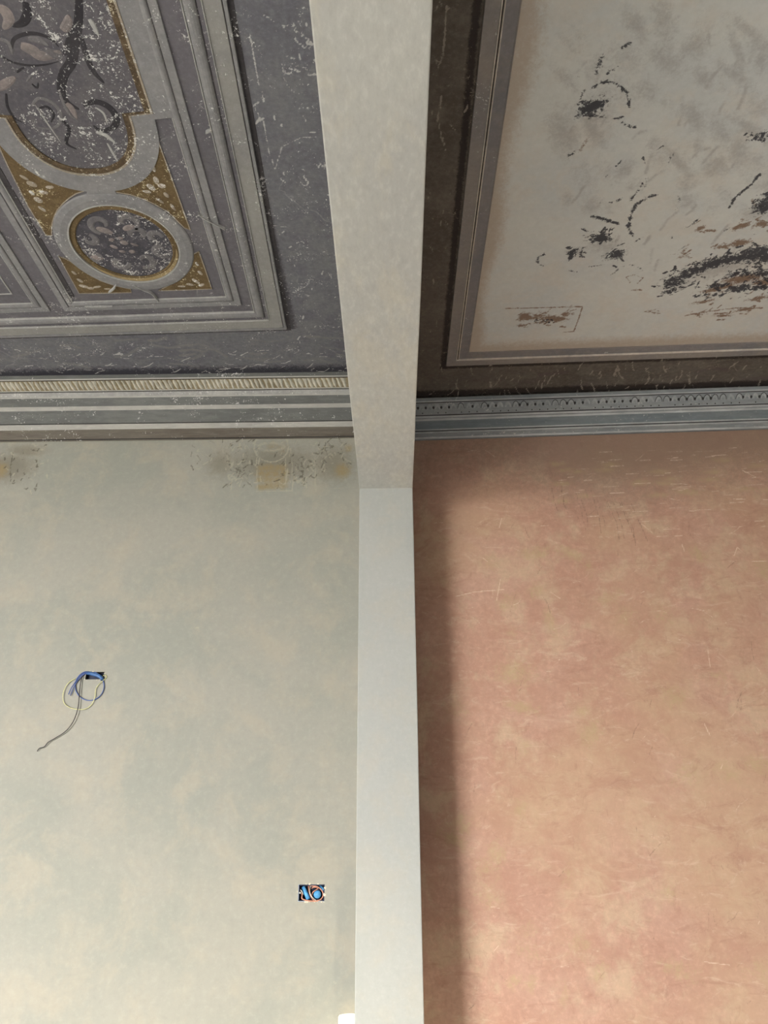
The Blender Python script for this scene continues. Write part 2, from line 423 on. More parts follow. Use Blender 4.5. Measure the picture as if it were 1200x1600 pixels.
def window(name, win, label):
    a, b, c, d = win
    bm = bmesh.new(); t = .05
    for q in ((a, a+t, c, d), (b-t, b, c, d), (a, b, c, c+t), (a, b, d-t, d), ((a+b)/2-.03, (a+b)/2+.03, c, d)): box_bm(bm, q[0], q[1], YB-.08, YB-.02, q[2], q[3])
    me = bpy.data.meshes.new('mesh'); bm.to_mesh(me); bm.free(); struct(name, me, M['white_paint'], label)
window('window_1', WIN_L, 'white window frame of the grey beige room')
window('window_2', WIN_R, 'white window frame of the terracotta room')

def wavy(x0, x1, y0, y1, z0, z1, axis, cuts, amp=.0016, bevel=.004):
    bm = bmesh.new(); box_bm(bm, x0, x1, y0, y1, z0, z1)
    ed = [e for e in bm.edges if abs((e.verts[0].co-e.verts[1].co)[axis]) > 1e-4]
    bmesh.ops.bevel(bm, geom=ed, offset=bevel, segments=2, affect='EDGES', profile=.6)
    ed = [e for e in bm.edges if abs((e.verts[0].co-e.verts[1].co)[axis]) > .2]
    bmesh.ops.subdivide_edges(bm, edges=ed, cuts=cuts, use_grid_fill=True)
    lo = min(v.co[axis] for v in bm.verts); hi = max(v.co[axis] for v in bm.verts)
    for v in bm.verts:
        if lo+.01 < v.co[axis] < hi-.01:
            n = mnoise.noise_vector(v.co*2.3)
            for k in range(3):
                if k != axis: v.co[k] += n[k]*amp
    bmesh.ops.recalc_face_normals(bm, faces=bm.faces)
    me = bpy.data.meshes.new('mesh'); bm.to_mesh(me); bm.free(); return me
struct('wall_partition', wavy(XA, XB, YJ, 3.70, 0, HL, 2, 24), M['jamb'], 'pale grey plastered end of the dividing wall, lit from the front')
struct('wall_lintel', wavy(XA, XB, -1., YJ-.0005, ZS, HL, 1, 24), M['soffit'], 'beige plastered lintel bridging the opening overhead')
struct('wall_partition_rear', box_mesh(XA, XB, YB, -1.0005, 0, HL), M['soffit'], 'dividing wall behind the viewer')

# ------------------------------------------------------------------ left far wall with its frieze remnants and two cut-outs
wl = WearShade(wallL)
def rs(w, ch, u0, u1, v0, v1, n, ln, wd, ang=(0, math.pi), amp=(.6, 1)):
    for _ in range(n):
        u, v = rng.uniform(u0, u1), rng.uniform(v0, v1); a = rng.uniform(*ang); l = rng.uniform(*ln)
        k = rng.uniform(-.25, .25)
        p = [(u, v), (u+l*math.cos(a)/2, v+l*math.sin(a)/2), (u+l*math.cos(a+k), v+l*math.sin(a+k))]
        w.stroke(ch, p, wd, rng.uniform(*amp))
for c, rx, ry, am in (((430, 725), .30, .11, .95), ((520, 725), .13, .12, .9), ((345, 725), .10, .10, .75), ((15, 730), .15, .10, .95), ((40, 705), .12, .05, .8)):
    wl.blot(3, c, rx, ry, am)
for i in range(5):
    for j in range(4): wl.blot(1, (408+i*8.5+rng.normal(0, 1.5), 732+j*9+rng.normal(0, 1.5)), .034, .03, .72)
for c, r, am in (((0, 735), .05, .9), ((535, 735), .05, .8), ((545, 700), .03, .55), ((425, 697), .05, .45), ((440, 700), .05, .4)): wl.blot(1, c, r, r, am)
a_ = np.linspace(0, 6.3, 16)
wl.stroke(2, [(424+27*math.cos(t), 698+24*math.sin(t)) for t in a_], .005, .75)
wl.stroke(2, [(424+20*math.cos(t), 698+6*math.sin(t)) for t in a_], .012, .6)
for (u, v, n) in ((370, 738, 26), (365, 695, 12), (478, 735, 26), (525, 703, 20), (393, 735, 10), (455, 740, 14), (498, 712, 16), (318, 710, 8), (452, 700, 10), (395, 705, 8)):
    rs(wl, 0, u-20, u+18, v-22, v+22, n, (3, 10), .004, (.2, 2.9), (.5, .9))
    rs(wl, 2, u-20, u+18, v-22, v+22, n, (3, 10), .004, (.2, 2.9), (.5, .9))
rs(wl, 0, 5, 75, 692, 770, 22, (2, 5), .004); rs(wl, 2, 0, 75, 692, 775, 14, (2, 6), .005)
wl.stroke(0, [(20, 707), (16, 735), (17, 752)], .004, .8); wl.stroke(0, [(48, 702), (58, 705), (62, 700)], .004, .8)
for u in (401, 446, 456, 492): wl.stroke(2, [(u, 715), (u+1, 768)], .0035, .75)
wl.stroke(2, [(400, 768), (455, 767)], .004, .7); wl.stroke(2, [(520, 763), (556, 761)], .003, .6)
for v in (730, 737, 744): wl.stroke(2, [(505, v-32), (535, v-33)], .003, .4)
for _ in range(40): rs(wl, 2, 0, 555, 790, 1600, 1, (2, 6), .004, amp=(.35, .6))
SLOT = (wallL(134, 1055)[0], wallL(163, 1055)[0], wallL(150, 1061.5)[1], wallL(150, 1050)[1])
JB = (wallL(466, 1395)[0], wallL(507, 1395)[0], wallL(487, 1408.5)[1], wallL(487, 1382)[1])
far_left = grid('wall_far_left', (0, YW, 0), (1, 0, 0), (0, 0, 1), lines(-2.35, XA, .006, XL, -6, -4, -3), lines(.7, HL-.25, .006, 0, .4, HL), M['limewash'], wl, holes=(SLOT, JB),
     flip=False, kind='structure', label='grey beige limewashed far wall left of the pier, with a worn frieze on top')
# ------------------------------------------------------------------ right far wall
wr = WearShade(wallR)
rs(wr, 2, 660, 1200, 700, 1000, 60, (5, 22), .0028, (-.6, .6), (.35, .7))
rs(wr, 2, 720, 1200, 900, 1600, 80, (5, 18), .0027, (-1.2, 1.2), (.35, .65))
rs(wr, 0, 720, 1200, 720, 1600, 70, (8, 30), .0028, (.6, 2.5), (.35, .65))
for p in ([(712, 932), (740, 925), (787, 921)], [(782, 905), (776, 938)], [(784, 810), (780, 825)], [(1105, 1010), (1110, 1042)], [(1147, 868), (1152, 855), (1160, 862)], [(1175, 877), (1199, 877)],
          [(755, 872), (762, 878)], [(860, 925), (875, 935)], [(1002, 818), (1020, 833)], [(1065, 850), (1070, 862)], [(1160, 735), (1180, 745)], [(1110, 1150), (1100, 1130)], [(1100, 1503), (1140, 1508)]):
    wr.stroke(2, p, .0029, .8)
for i in range(16):
    q = rng.uniform(-5, 5); wr.stroke(0, [(862+i*8+q, 756+i*2+rng.uniform(-8, 8)), (867+i*9+q, 785+i*3), (872+i*9+q*1.5, 808+i*3+rng.uniform(-14, 10))], .003, rng.uniform(.35, .7))
def top_shade(uu, vv, o):  # shade under the cornice painted into the colour, deepening upward and to the right
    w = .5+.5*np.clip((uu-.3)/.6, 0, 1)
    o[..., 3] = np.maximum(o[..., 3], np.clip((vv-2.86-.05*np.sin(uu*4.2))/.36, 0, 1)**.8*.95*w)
wr.f.append(top_shade)
for i in range(120):
    u = rng.uniform(840, 1200); v = rng.uniform(700, 840); wr.stroke(2, [(u, v), (u+rng.uniform(6, 28), v-1)], .0035, rng.uniform(.4, .75))
for i in range(22):
    wr.blot(1, (rng.uniform(860, 1200), rng.uniform(715, 790)), .07, .02, .6)
for i in range(46):
    wr.blot(1, (rng.uniform(700, 1200), rng.uniform(830, 1600)), rng.uniform(.03, .12), rng.uniform(.03, .08), rng.uniform(.4, .7), rng.uniform(-.5, .5))
nrm = math.hypot(1, RWK)
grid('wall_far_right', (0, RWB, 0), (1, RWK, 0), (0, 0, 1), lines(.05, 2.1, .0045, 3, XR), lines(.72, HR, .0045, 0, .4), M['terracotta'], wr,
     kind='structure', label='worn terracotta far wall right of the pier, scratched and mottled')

# ------------------------------------------------------------------ left ceiling
def ox(p): return (p[0], p[1])
cl = WearShade(ceilL)
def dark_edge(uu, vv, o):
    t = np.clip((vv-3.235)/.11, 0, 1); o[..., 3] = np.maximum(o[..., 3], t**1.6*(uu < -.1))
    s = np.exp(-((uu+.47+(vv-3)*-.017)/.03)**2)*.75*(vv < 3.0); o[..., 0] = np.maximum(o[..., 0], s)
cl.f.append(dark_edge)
for p in ([(385, 10), (392, 60), (400, 110), (410, 150)], [(395, 165), (412, 190), (418, 230), (430, 265)], [(440, 100), (447, 130), (460, 145)], [(430, 265), (440, 230), (470, 215), (500, 213)],
          [(500, 540), (520, 548), (538, 560)], [(340, 582), (360, 575), (392, 573), (420, 565)], [(210, 572), (218, 574), (228, 574), (242, 580)], [(100, 575), (112, 570), (125, 570), (148, 580)], [(213, 558), (255, 557), (290, 567)],
          [(435, 577), (445, 572)], [(463, 495), (500, 540)], [(470, 10), (482, 16)], [(440, 40), (455, 42)], [(410, 22), (430, 35)], [(405, 350), (450, 355)], [(475, 60), (485, 80)], [(460, 62), (478, 75)], [(450, 98), (480, 108)]):
    cl.stroke(2, p, .0032, .62)
rs(cl, 2, 440, 500, 30, 120, 24, (4, 14), .004, (.1, 1.2)); rs(cl, 2, 430, 540, 330, 560, 30, (2, 8), .0035)
rs(cl, 2, 0, 540, 545, 585, 70, (4, 16), .0035, (-.5, .5)); rs(cl, 2, 400, 520, 150, 300, 22, (4, 12), .0035)
rs(cl, 1, 0, 540, 520, 570, 40, (20, 60), .012, (-.2, .2), (.4, .8))
ceiling = grid('ceiling', (0, 0, HL), (1, 0, 0), (0, 1, 0), lines(-2.15, XA, .0065, XL, -6, -4, -3), lines(1.3, YW, .0065, YB, 0), M['l_ground'], cl, flip=True,
     kind='structure', label='dark grey painted ceiling of the left room')
KB, KR = -.0256, -.0174
Q0 = rect(-3.5, .2, -.477, 3.008, KB, KR)
def fr(name, Q, prof, m, parent=ceiling, z=HL, label=None): return link(name, frame_mesh(Q, z, prof), m, parent, label=label)
E0 = -.002   # buried back edge
def flat(a, b, h): return [(a, E0), (a, h*.85), (a+.0015, h), (b-.0015, h), (b, h*.85), (b, E0)]
def torus(a, b, h0, h1): return [(a, E0)]+[(a+(b-a)*(.5-.5*math.cos(math.pi*i/7)), h0+(h1-h0)*math.sin(math.pi*i/7)) for i in range(8)]+[(b, E0)]
fr('frame_shadow_line', Q0, flat(0, .02, .0015), M['l_line'], label='black painted line round the outer frame')
fr('frame_fillet', Q0, flat(.019, .031, .012), M['l_mid'])
fr('frame_groove', Q0, flat(.030, .035, .003), M['l_line'])
fr('frame_flat', Q0, flat(.034, .090, .010), M['l_flat'], label='warm grey flat of the outer frame')
fr('frame_fillet', Q0, flat(.0895, .0935, .014), M['l_light'])
fr('frame_groove', Q0, flat(.093, .108, .006), M['l_dark'])
fr('frame_groove', Q0, flat(.107, .112, .004), M['l_line'])
fr('frame_torus', Q0, torus(.1115, .150, .004, .016), M['l_mid'], label='rounded grey moulding of the outer frame')
fr('frame_fillet', Q0, flat(.1495, .154, .012), M['l_light'])
fr('frame_field', Q0, flat(.1535, .45, .0025), M['l_dark'], label='plum grey flat band inside the frame')
# ground of the panels
FZ = HL-.0025
link('panel_ground', prism_mesh([ox(p) for p in inset_rect(Q0, .153)], HL, .0022, 0), M['l_dark'], ceiling)
def compartment(x0, x1, y1, kb):
    Q = rect(x0, .4, x1, y1, kb, -.003)
    fr('compartment_flat', Q, flat(0, .028, .009), M['l_mid'])
    fr('compartment_groove', Q, flat(.0275, .031, .004), M['l_line'])
    fr('compartment_torus', Q, torus(.0305, .056, .004, .012), M['l_mid'])
    fr('compartment_fillet', Q, flat(.0555, .060, .008), M['l_light'])
    return Q
Q1 = compartment(-1.487, -.676, 2.811, -.032)
Q2 = compartment(-2.4, -1.553, 2.836, -.032)
x_ = -1.428
link('compartment_shadow', prism_mesh([(x_-.006, .5), (x_+.022, .5), (x_+.022, 2.74), (x_-.006, 2.768)], HL, .0045, 0), M['l_line'], ceiling, label='black painted band on the left of the compartment')
Q3 = inset_rect(Q2, .12); fr('panel_line', Q3, flat(0, .006, .006), M['l_light']); fr('panel_line', inset_rect(Q3, .04), flat(0, .02, .006), M['l_line'])
# medallion
MX, MY = -1.080, 2.427
med = bpy.data.objects.new('medallion', None); COL.objects.link(med); med.parent = ceiling; med.location = (MX, MY, HL)
med['label'] = 'round medallion with a gold rim and dark scrollwork'
def lm(name, me, m, par, org=(MX, MY, HL), label=None):
    me.transform(Matrix.Translation((-org[0], -org[1], -org[2]))); return link(name, me, m, par, label=label)
lm('ring', lathe_mesh(MX, MY, HL, [(.214, E0), (.214, .007), (.219, .011), (.245, .013), (.268, .010), (.273, .006), (.273, E0)], 72), M['l_mid'], med, label='grey outer ring')
lm('ring_fillet', lathe_mesh(MX, MY, HL, [(.2135, E0), (.2135, .0125), (.2195, .0125), (.2195, E0)], 72), M['l_light'], med)
lm('gold_rim', lathe_mesh(MX, MY, HL, [(.188, E0), (.188, .006), (.192, .009), (.214, .005), (.214, E0)], 72), M['gold'], med, label='old gold rim')
# the far half of the rim keeps its paler ochre
def arc_band(r0, r1, a0, a1, d, n=30):
    V = []; F = []
    for i in range(n+1):
        a = a0+(a1-a0)*i/n; w = math.sin(math.pi*i/n)**.5
        ri, ro = (r0+r1)/2-(r1-r0)/2*w, (r0+r1)/2+(r1-r0)/2*w
        for r, h in ((ri, 0), (ri, d), (ro, d), (ro, 0)): V.append((MX+r*math.cos(a), MY+r*math.sin(a), HL-h))
    for i in range(n):
        for k in range(4): F.append((4*i+k, 4*i+(k+1) % 4, 4*i+4+(k+1) % 4, 4*i+4+k))
    return pyd(V, F)
lm('gold_band', arc_band(.196, .213, .1, 2.6, .0096), M['gold_light'], med, label='paler ochre stretch of the rim')
lm('field', lathe_mesh(MX, MY, HL, [(0, .003), (.1885, .003), (.1885, E0)], 64), M['med_field'], med, label='near black field')
def c2(x, y): return ceilL(x*.2917, 250+y*.2917)
def spiral(cu, cv, r, turns=1.4, a0=0., sgn=1, n=16):
    cx, cy = ceilL(cu, cv)
    return [(cx+r*(1-.75*i/n)*math.cos(a0+sgn*2*math.pi*turns*i/n), cy+r*(1-.75*i/n)*math.sin(a0+sgn*2*math.pi*turns*i/n)) for i in range(n+1)]
for (x, y, r, a0, sg, m) in ((545, 345, .050, 2, 1, 'l_scroll'), (675, 330, .046, 1, -1, 'l_scroll'), (505, 505, .046, 4, -1, 'l_scroll'), (640, 545, .040, 0, 1, 'l_scroll'), (775, 535, .044, 2, -1, 'l_scroll'), (745, 395, .036, 3, 1, 'l_scroll'), (865, 480, .038, 1, 1, 'l_scroll'), (480, 425, .030, 5, 1, 'l_scroll'), (830, 410, .03, 0, -1, 'l_scroll')):
    u, v = x*.2917, 250+y*.2917
    lm('scroll', ribbon_mesh(spiral(u, v, r*1.05, .78, a0, sg, 9), .030, HL-.0028, .0022, True, 3), M[m], med)
def dome(cx, cy, rx, ry, rot, d, base=0.): 
    return lathe_mesh(cx, cy, HL, [(0, base+d), (rx*.4, base+d*.92), (rx*.75, base+d*.6), (rx, base), (rx, E0)], 18, ry/rx, rot)
for (x, y, rx, ry, rot) in ((560, 375, .032, .016, .5), (690, 360, .028, .015, -.4), (520, 520, .026, .014, .2), (665, 440, .017, .013, .3), (610, 462, .016, .009, .6), (655, 487, .014, .008, .2), (708, 488, .014, .010, 0), (598, 425, .013, .009, -.5), (645, 415, .012, .008, 0), (720, 450, .016, .007, .5)):
    cx, cy = c2(x, y); lm('leaf', dome(cx, cy, rx, ry, rot, .0035, .003), M['l_leaf'], med, label='pinkish grey leaf')
# spandrels
SP = {'tr': [(242, 204), (270, 281), (297.5, 358), (288, 354), (280, 346), (262.5, 329), (247, 320), (233, 313), (218, 307), (204, 302.5), (190, 300), (178, 298), (176.5, 292), (190, 288), (204, 282), (217, 274), (227.5, 264.6), (233, 253), (235, 242), (238, 222)],
      'tl': [(-4, 221), (13, 231), (29, 248), (44, 260), (58, 270), (77, 280), (96, 286.5), (115, 290), (131, 291), (131, 297), (119, 301), (108, 308), (98, 317), (90, 326), (85, 336), (82, 346), (81, 357), (81, 367), (73, 367), (44, 320), (12, 256)],
      'bl': [(92, 399), (101, 402), (111, 407), (121, 415), (131, 422), (144, 430), (157.5, 437), (169, 441), (181, 445), (204, 450), (205.6, 455.6), (165, 456.5), (124, 457), (108, 428)],
      'br': [(310.7, 391.5), (321, 420), (331, 450), (290, 451.5), (248, 452.7), (255, 449), (262.5, 445), (272, 440), (280, 434), (288, 426), (294.6, 416), (299, 406), (302, 396)]}
PET = {'tr': [(236, 291, .022, .013, 1.), (253, 289, .018, .013, .2), (244, 280, .02, .012, 1.6), (260, 303, .016, .010, 1.2), (270, 322, .02, .008, 1.3), (230, 298, .018, .009, .2), (240, 262, .018, .009, 1.5), (250, 312, .022, .007, .9)],
       'tl': [(50, 286, .022, .015, .6), (60, 311, .02, .015, .7), (68, 299, .02, .010, .2), (78, 291, .018, .009, 0), (38, 276, .02, .008, .8), (66, 325, .02, .009, 1.), (50, 300, .015, .009, 1.2)],
       'bl': [(131, 446, .024, .012, .4), (142, 449, .018, .010, 0), (125, 437, .018, .010, 1.), (152, 447, .022, .008, -.2), (116, 425, .016, .008, 1.1), (168, 450, .018, .006, 0)],
       'br': [(306, 438, .024, .011, .9), (297, 443, .018, .010, .3), (315, 444, .018, .010, -.5), (313, 425, .018, .009, 1.2), (284, 446, .02, .007, 0), (308, 411, .014, .007, 1.3)]}
for k in SP:
    poly = [ceilL(*p) for p in SP[k]]; cx = sum(p[0] for p in poly)/len(poly); cy = sum(p[1] for p in poly)/len(poly)
    me = prism_mesh(poly, HL, .005, .003); me.transform(Matrix.Translation((-cx, -cy, -HL)))
    s = link('spandrel', me, M['gold'], ceiling, loc=(cx, cy, HL), label='old gold corner field with putty petals')
    rim = catmull([np.array(p) for p in poly], 1, True)
    edge = [np.array(p) for p in poly]; edge.append(edge[0])
    V = []; F = []
    for i, p in enumerate(edge[:-1]):
        q = edge[i-1]; r_ = edge[i+1]; t = (r_-(edge[i-1] if i else edge[-2])); t = t/max(1e-6, np.linalg.norm(t)); nn = np.array([-t[1], t[0]])
        for o_, h in ((-.002, E0), (-.002, .0065), (.002, .0065), (.002, E0)): V.append((p[0]+nn[0]*o_-cx, p[1]+nn[1]*o_-cy, -h))
    N = len(edge)-1
    for i in range(N):
        j = (i+1) % N
        for q in range(4): F.append((4*i+q, 4*i+(q+1) % 4, 4*j+(q+1) % 4, 4*j+q))
    link('rim', pyd(V, F), M['petal'], s)
    for (u, v, rx, ry, ro) in PET[k]:
        px, py = ceilL(u, v)
        me = dome(px, py, rx*.85, ry*.85, ro, .003, .005); me.transform(Matrix.Translation((-cx, -cy, -HL))); link('petal', me, M['petal'], s)
# cartouche above the medallion
ca = bpy.data.objects.new('cartouche', None); COL.objects.link(ca); ca.parent = ceiling; ca.location = (MX, 1.8, HL)
ca['label'] = 'flaking dark cartouche with a gilt edge and blackened scrolls'
def outline(g):
    """right half of the cartouche outline pushed outward by g"""
    pts = [(.285+g, .6), (.285+g, 1.818+g*.2), (.207+g, 1.826+g*.2)]
    for a in np.linspace(0.06, math.pi/2, 14): pts.append(((.205+g)*math.cos(a)**.9, 1.86+(.207+g)*math.sin(a)))
    return pts
def whole(g):
    h = outline(g); return [(MX+x, y) for x, y in h]+[(MX-x, y) for x, y in h[::-1][1:]]
def band(g0, g1, d, taper=False):
    A, B = whole(g0), whole(g1); N = len(A); V = []; F = []
    for a, b in zip(A, B): V += [(*a, HL+.002), (*a, HL-d), (*b, HL-d), (*b, HL+.002)]
    for i in range(N-1):
        for k in range(4): F.append((4*i+k, 4*i+(k+1) % 4, 4*i+4+(k+1) % 4, 4*i+4+k))
    F += [(0, 1, 2, 3), tuple(range(4*N-4, 4*N))]
    return pyd(V, F)
CO = (MX, 1.8, HL)
lm('field', prism_mesh(whole(-.02), HL, .0035, 0), M['l_field'], ca, CO, 'blue grey flaking field')
lm('gilt_edge', band(-.022, .0, .008), M['gold_dark'], ca, CO, 'brown gilt inner edge')
lm('pale_edge', band(-.001, .006, .011), M['petal'], ca, CO, 'pale outer line of the gilt edge')
lm('border', band(.006, .082, .009), M['l_mid'], ca, CO, 'grey border band')
lm('neck', prism_mesh([(MX-.045, 2.12), (MX+.045, 2.12), (MX+.06, 2.17), (MX-.06, 2.17)], HL, .0088, .001), M['l_mid'], ca, CO)
SB = [.0034]
def stroke(name, px, w, m, d=.0016, taper=True, base=.003, label=None):
    SB[0] += .00006; base = SB[0]; d = min(d, .0016)
    pts = [np.array(ceilL(*p)) for p in px]
    me = ribbon_mesh(pts, w, HL-base+.001, d, taper); lm(name, me, M[m], ca, CO, label)
BK = 'blackened scroll'
stroke('scroll', [(124, -10), (123, 30), (118, 60), (112, 95), (100, 115), (96, 140), (105, 158), (124, 170)], .045, 'l_ink', label=BK)
stroke('scroll', [(118, 40), (110, 65), (100, 85)], .04, 'l_ink', label=BK)
stroke('scroll', [(127, 55), (135, 85), (146, 110), (163, 129)], .026, 'l_ink', label=BK)
stroke('scroll', [(130, 163), (150, 158), (170, 166), (182, 182), (178, 197), (160, 204), (146, 195)], .032, 'l_ink', label=BK)
stroke('scroll', [(40, 2), (43, 20), (36, 34), (20, 40)], .035, 'l_ink', label=BK)
stroke('scroll', [(18, 78), (22, 60), (40, 52), (60, 52), (80, 60), (92, 72)], .016, 'l_ink', label=BK)
stroke('scroll', [(0, 85), (20, 96), (45, 101), (70, 100), (92, 95)], .010, 'l_ink', label=BK)
stroke('scroll', [(10, 145), (12, 165), (22, 182), (35, 190)], .012, 'l_ink', label=BK)
stroke('scroll', [(50, 165), (60, 153), (80, 158), (95, 175), (93, 192), (80, 200), (60, 198)], .016, 'l_scroll')
stroke('scroll', [(62, 168), (74, 166), (84, 178), (80, 190)], .012, 'l_ink', label=BK)
stroke('scroll', [(93, 140), (98, 156), (108, 176), (124, 189)], .012, 'l_scroll')
stroke('scroll', [(150, 167), (162, 176), (168, 192)], .009, 'l_light', label='pale scroll highlight')
stroke('scroll', [(27, 112), (33, 107), (39, 104)], .008, 'l_ink', label=BK)
stroke('scroll', [(42, 126), (49, 117), (60, 108)], .008, 'l_scroll')
stroke('scroll', [(50, 130), (58, 136), (60, 128)], .008, 'l_ink', label=BK)
stroke('scroll', [(95, 185), (108, 200), (104, 222), (120, 232)], .014, 'l_ink', label=BK)
stroke('scroll', [(0, 60), (14, 66), (20, 84)], .014, 'l_scroll')
PK = 'pinkish grey leaf'
stroke('leaf', [(33, 70), (50, 77), (66, 86), (96, 80)], .04, 'l_leaf', label=PK)
stroke('leaf', [(45, 60), (62, 62), (76, 70)], .022, 'l_scroll')
stroke('leaf', [(-4, 12), (8, 16), (14, 30), (6, 44)], .035, 'l_leaf', label=PK)
stroke('leaf', [(98, 46), (105, 38), (108, 22)], .03, 'l_leaf', label=PK)
stroke('leaf', [(-5, 138), (8, 130), (24, 119)], .03, 'l_leaf', label=PK)
stroke('leaf', [(104, 160), (112, 168), (120, 184)], .022, 'l_leaf', label=PK)
stroke('leaf', [(70, 75), (84, 84), (100, 88)], .03, 'l_scroll')
stroke('plaster_scratch', [(55, 162), (75, 192), (96, 222)], .006, 'l_light', .004, label='white scratch in the paint')
stroke('plaster_scratch', [(140, 28), (146, 38), (154, 54)], .016, 'l_light', .002, label='white scratch in the paint')
stroke('plaster_chip', [(150, 205), (165, 210), (180, 222)], .016, 'l_light', .003, label='white chipped patch')
stroke('plaster_chip', [(168, 222), (178, 240), (185, 252)], .010, 'l_light', .003, label='white chipped patch')
# plaster fills over cracks in the mouldings
def fill(px, w):
    link('plaster_fill', ribbon_mesh([np.array(ceilL(*p)) for p in px], w*.7, HL, .0165), M['l_light'], ceiling, label='pale plaster filling')
for px, w in (([(310, 330), (318, 337), (335, 346), (352, 355)], .010), ([(133, 475), (150, 476), (176, 475)], .02), ([(210, 442), (225, 450), (238, 456), (248, 468)], .008), ([(182, 440), (178, 448), (170, 454)], .014),
              ([(322, 204), (326, 202), (330, 200)], .012)): fill(px, w)

# ------------------------------------------------------------------ left cornice
def zat(v, y, u=300): r = ray(u, v); return float((r*y/r[1])[2])+EYE
tr1 = None
def cornice(name, label, u, x0, x1, wall_y, prof, ztop, extra):
    """prof: list of (v, projection); strips between neighbours, each its own part, on a closed core"""
    pts = []
    for v, p in prof:
        r = ray(u, v); k = (wall_y(0)-p); sl = (wall_y(1)-wall_y(0)); t = k/(r[1]-sl*r[0]); pts.append((p, float(r[2]*t)+EYE))
    core = [(p-.004, z+.002) for p, z in pts]
    core = [(-.02, ztop-.0005)]+[(max(p, -.01), min(z, ztop-.0005)) for p, z in core]+[(-.02, core[-1][1]+.004)]
    V = []; n = len(core)
    for x in (x0, x1): V += [(x, wall_y(x)-p, z) for p, z in core]
    F = [tuple(range(n)), tuple(range(n, 2*n))[::-1]]+[(i, (i+1) % n, n+(i+1) % n, n+i) for i in range(n)]
    o = struct(name, pyd(V, F), extra['core'], label)
    for i, (m, nm) in enumerate(extra['strips']):
        (p0, z0), (p1, z1) = pts[i], pts[i+1]
        V = []; t = .005
        for x in (x0, x1): V += [(x, wall_y(x)-p0, z0), (x, wall_y(x)-p1, z1), (x, wall_y(x)-p1+t, z1+.0015), (x, wall_y(x)-p0+t, z0+.0015)]
        link(nm, pyd(V, [(0, 1, 2, 3), (7, 6, 5, 4)]+[(k, (k+1) % 4, 4+(k+1) % 4, 4+k) for k in range(4)]), m, o)
    return o, pts
PL = [(583.7, .1915), (589.6, .188), (591.6, .186), (592.8, .178), (608, .128), (609.6, .127), (611, .120), (617.8, .109), (620, .107), (633, .086), (639.5, .082), (659.6, .048), (661, .050), (669.4, .044), (684, .012), (685.6, .010), (687, .006)]
SL = [('c_grey', 'fillet'), ('c_light', 'bead'), ('c_dark', 'groove'), ('c_ground', 'ornament_band'), ('c_light', 'bead'), ('c_dark', 'groove'), ('l_light', 'fillet'), ('c_light', 'bead'), ('c_grey', 'cove'), ('c_light', 'fillet'), ('c_grey', 'cove'), ('c_dark', 'groove'), ('c_light', 'fillet'), ('c_brown', 'lower_band'), ('c_dark', 'groove'), ('c_brown', 'bead')]
wyl = lambda x: YW
t1, pl = cornice('trim_1', 'grey painted cornice over the beige wall, with a leaf band', 300, XL, XA, wyl, PL, HL, dict(core=M['c_grey'], strips=[(M[a], b) for a, b in SL]))
# leaves of the ornament band, one object each
(p0, z0), (p1, z1) = pl[3], pl[4]
d = np.array([-(p1-p0), z1-z0]); L = np.linalg.norm(d); d /= L           # along the band, downward
nv = np.array([-abs(d[1]), -abs(d[0])]); nv /= np.linalg.norm(nv)         # out of the band, towards the room
def leaf_mesh(w, lean, kind):
    V = []; F = []; hs = [0, .12, .3, .55, .8, .95, 1.]
    ws = ([.25, .75, 1, .95, .7, .4, .12], [.6, .9, .7, .85, 1, .8, .4], [.9, 1, .8, .6, .55, .5, .4])[kind]
    for s, a in zip(hs, ws):
        for k, h in ((-.5, .0), (-.2, .0045), (.2, .006), (.5, .0)):
            x = k*w*a+lean*(s-.5)
            q = d*(s*L*.96+.02*L)+nv*(h*(a*.6+.4)); V.append((x, q[0], q[1]))
    for i in range(len(hs)-1):
        for k in range(3): F.append((4*i+k, 4*i+k+1, 4*i+k+5, 4*i+k+4))
    return pyd(V, F)
LMS = [leaf_mesh(.021, .014, 0), leaf_mesh(.020, .017, 1), leaf_mesh(.024, .010, 2)]
for q in LMS: q.materials.append(M['c_cream'])
x = -2.12; i = 0
while x < -.25:
    o = bpy.data.objects.new('leaf', LMS[random.randrange(3)]); COL.objects.link(o); o.parent = t1
    o.location = (x, YW-p0-.0006, z0); o.scale = (random.uniform(.85, 1.15), 1, 1); x += random.uniform(.0215, .028)

# ------------------------------------------------------------------ right ceiling
cr = WearShade(ceilR)
def r_edge(uu, vv, o):
    y = 3.43-.035*(uu-.12)
    s = np.exp(-((vv-y+.03)/.035)**2)*.95; o[..., 0] = np.maximum(o[..., 0], s)
    s = np.exp(-((uu-.245)/.016)**2)*.9*(vv < 3.17); o[..., 0] = np.maximum(o[..., 0], s)
    s = np.exp(-((vv-(3.165-.038*(uu-.26)))/.014)**2)*.85*(uu > .23); o[..., 0] = np.maximum(o[..., 0], s)
cr.f.append(r_edge)
rs(cr, 2, 655, 745, 0, 560, 70, (3, 14), .004, (.6, 2.2), (.4, .8)); rs(cr, 2, 660, 1200, 565, 612, 110, (4, 16), .004, (1., 2.4), (.5, .95))
rs(cr, 1, 660, 1200, 560, 605, 30, (15, 50), .02, (-.3, .3), (.3, .7)); rs(cr, 3, 700, 1200, 575, 605, 14, (15, 50), .02, (-.3, .3), (.3, .8))
for p in ([(698, 10), (695, 60), (690, 95)], [(690, 150), (684, 185), (690, 215), (697, 235)], [(680, 90), (687, 110)]): cr.stroke(2, p, .004, .8)
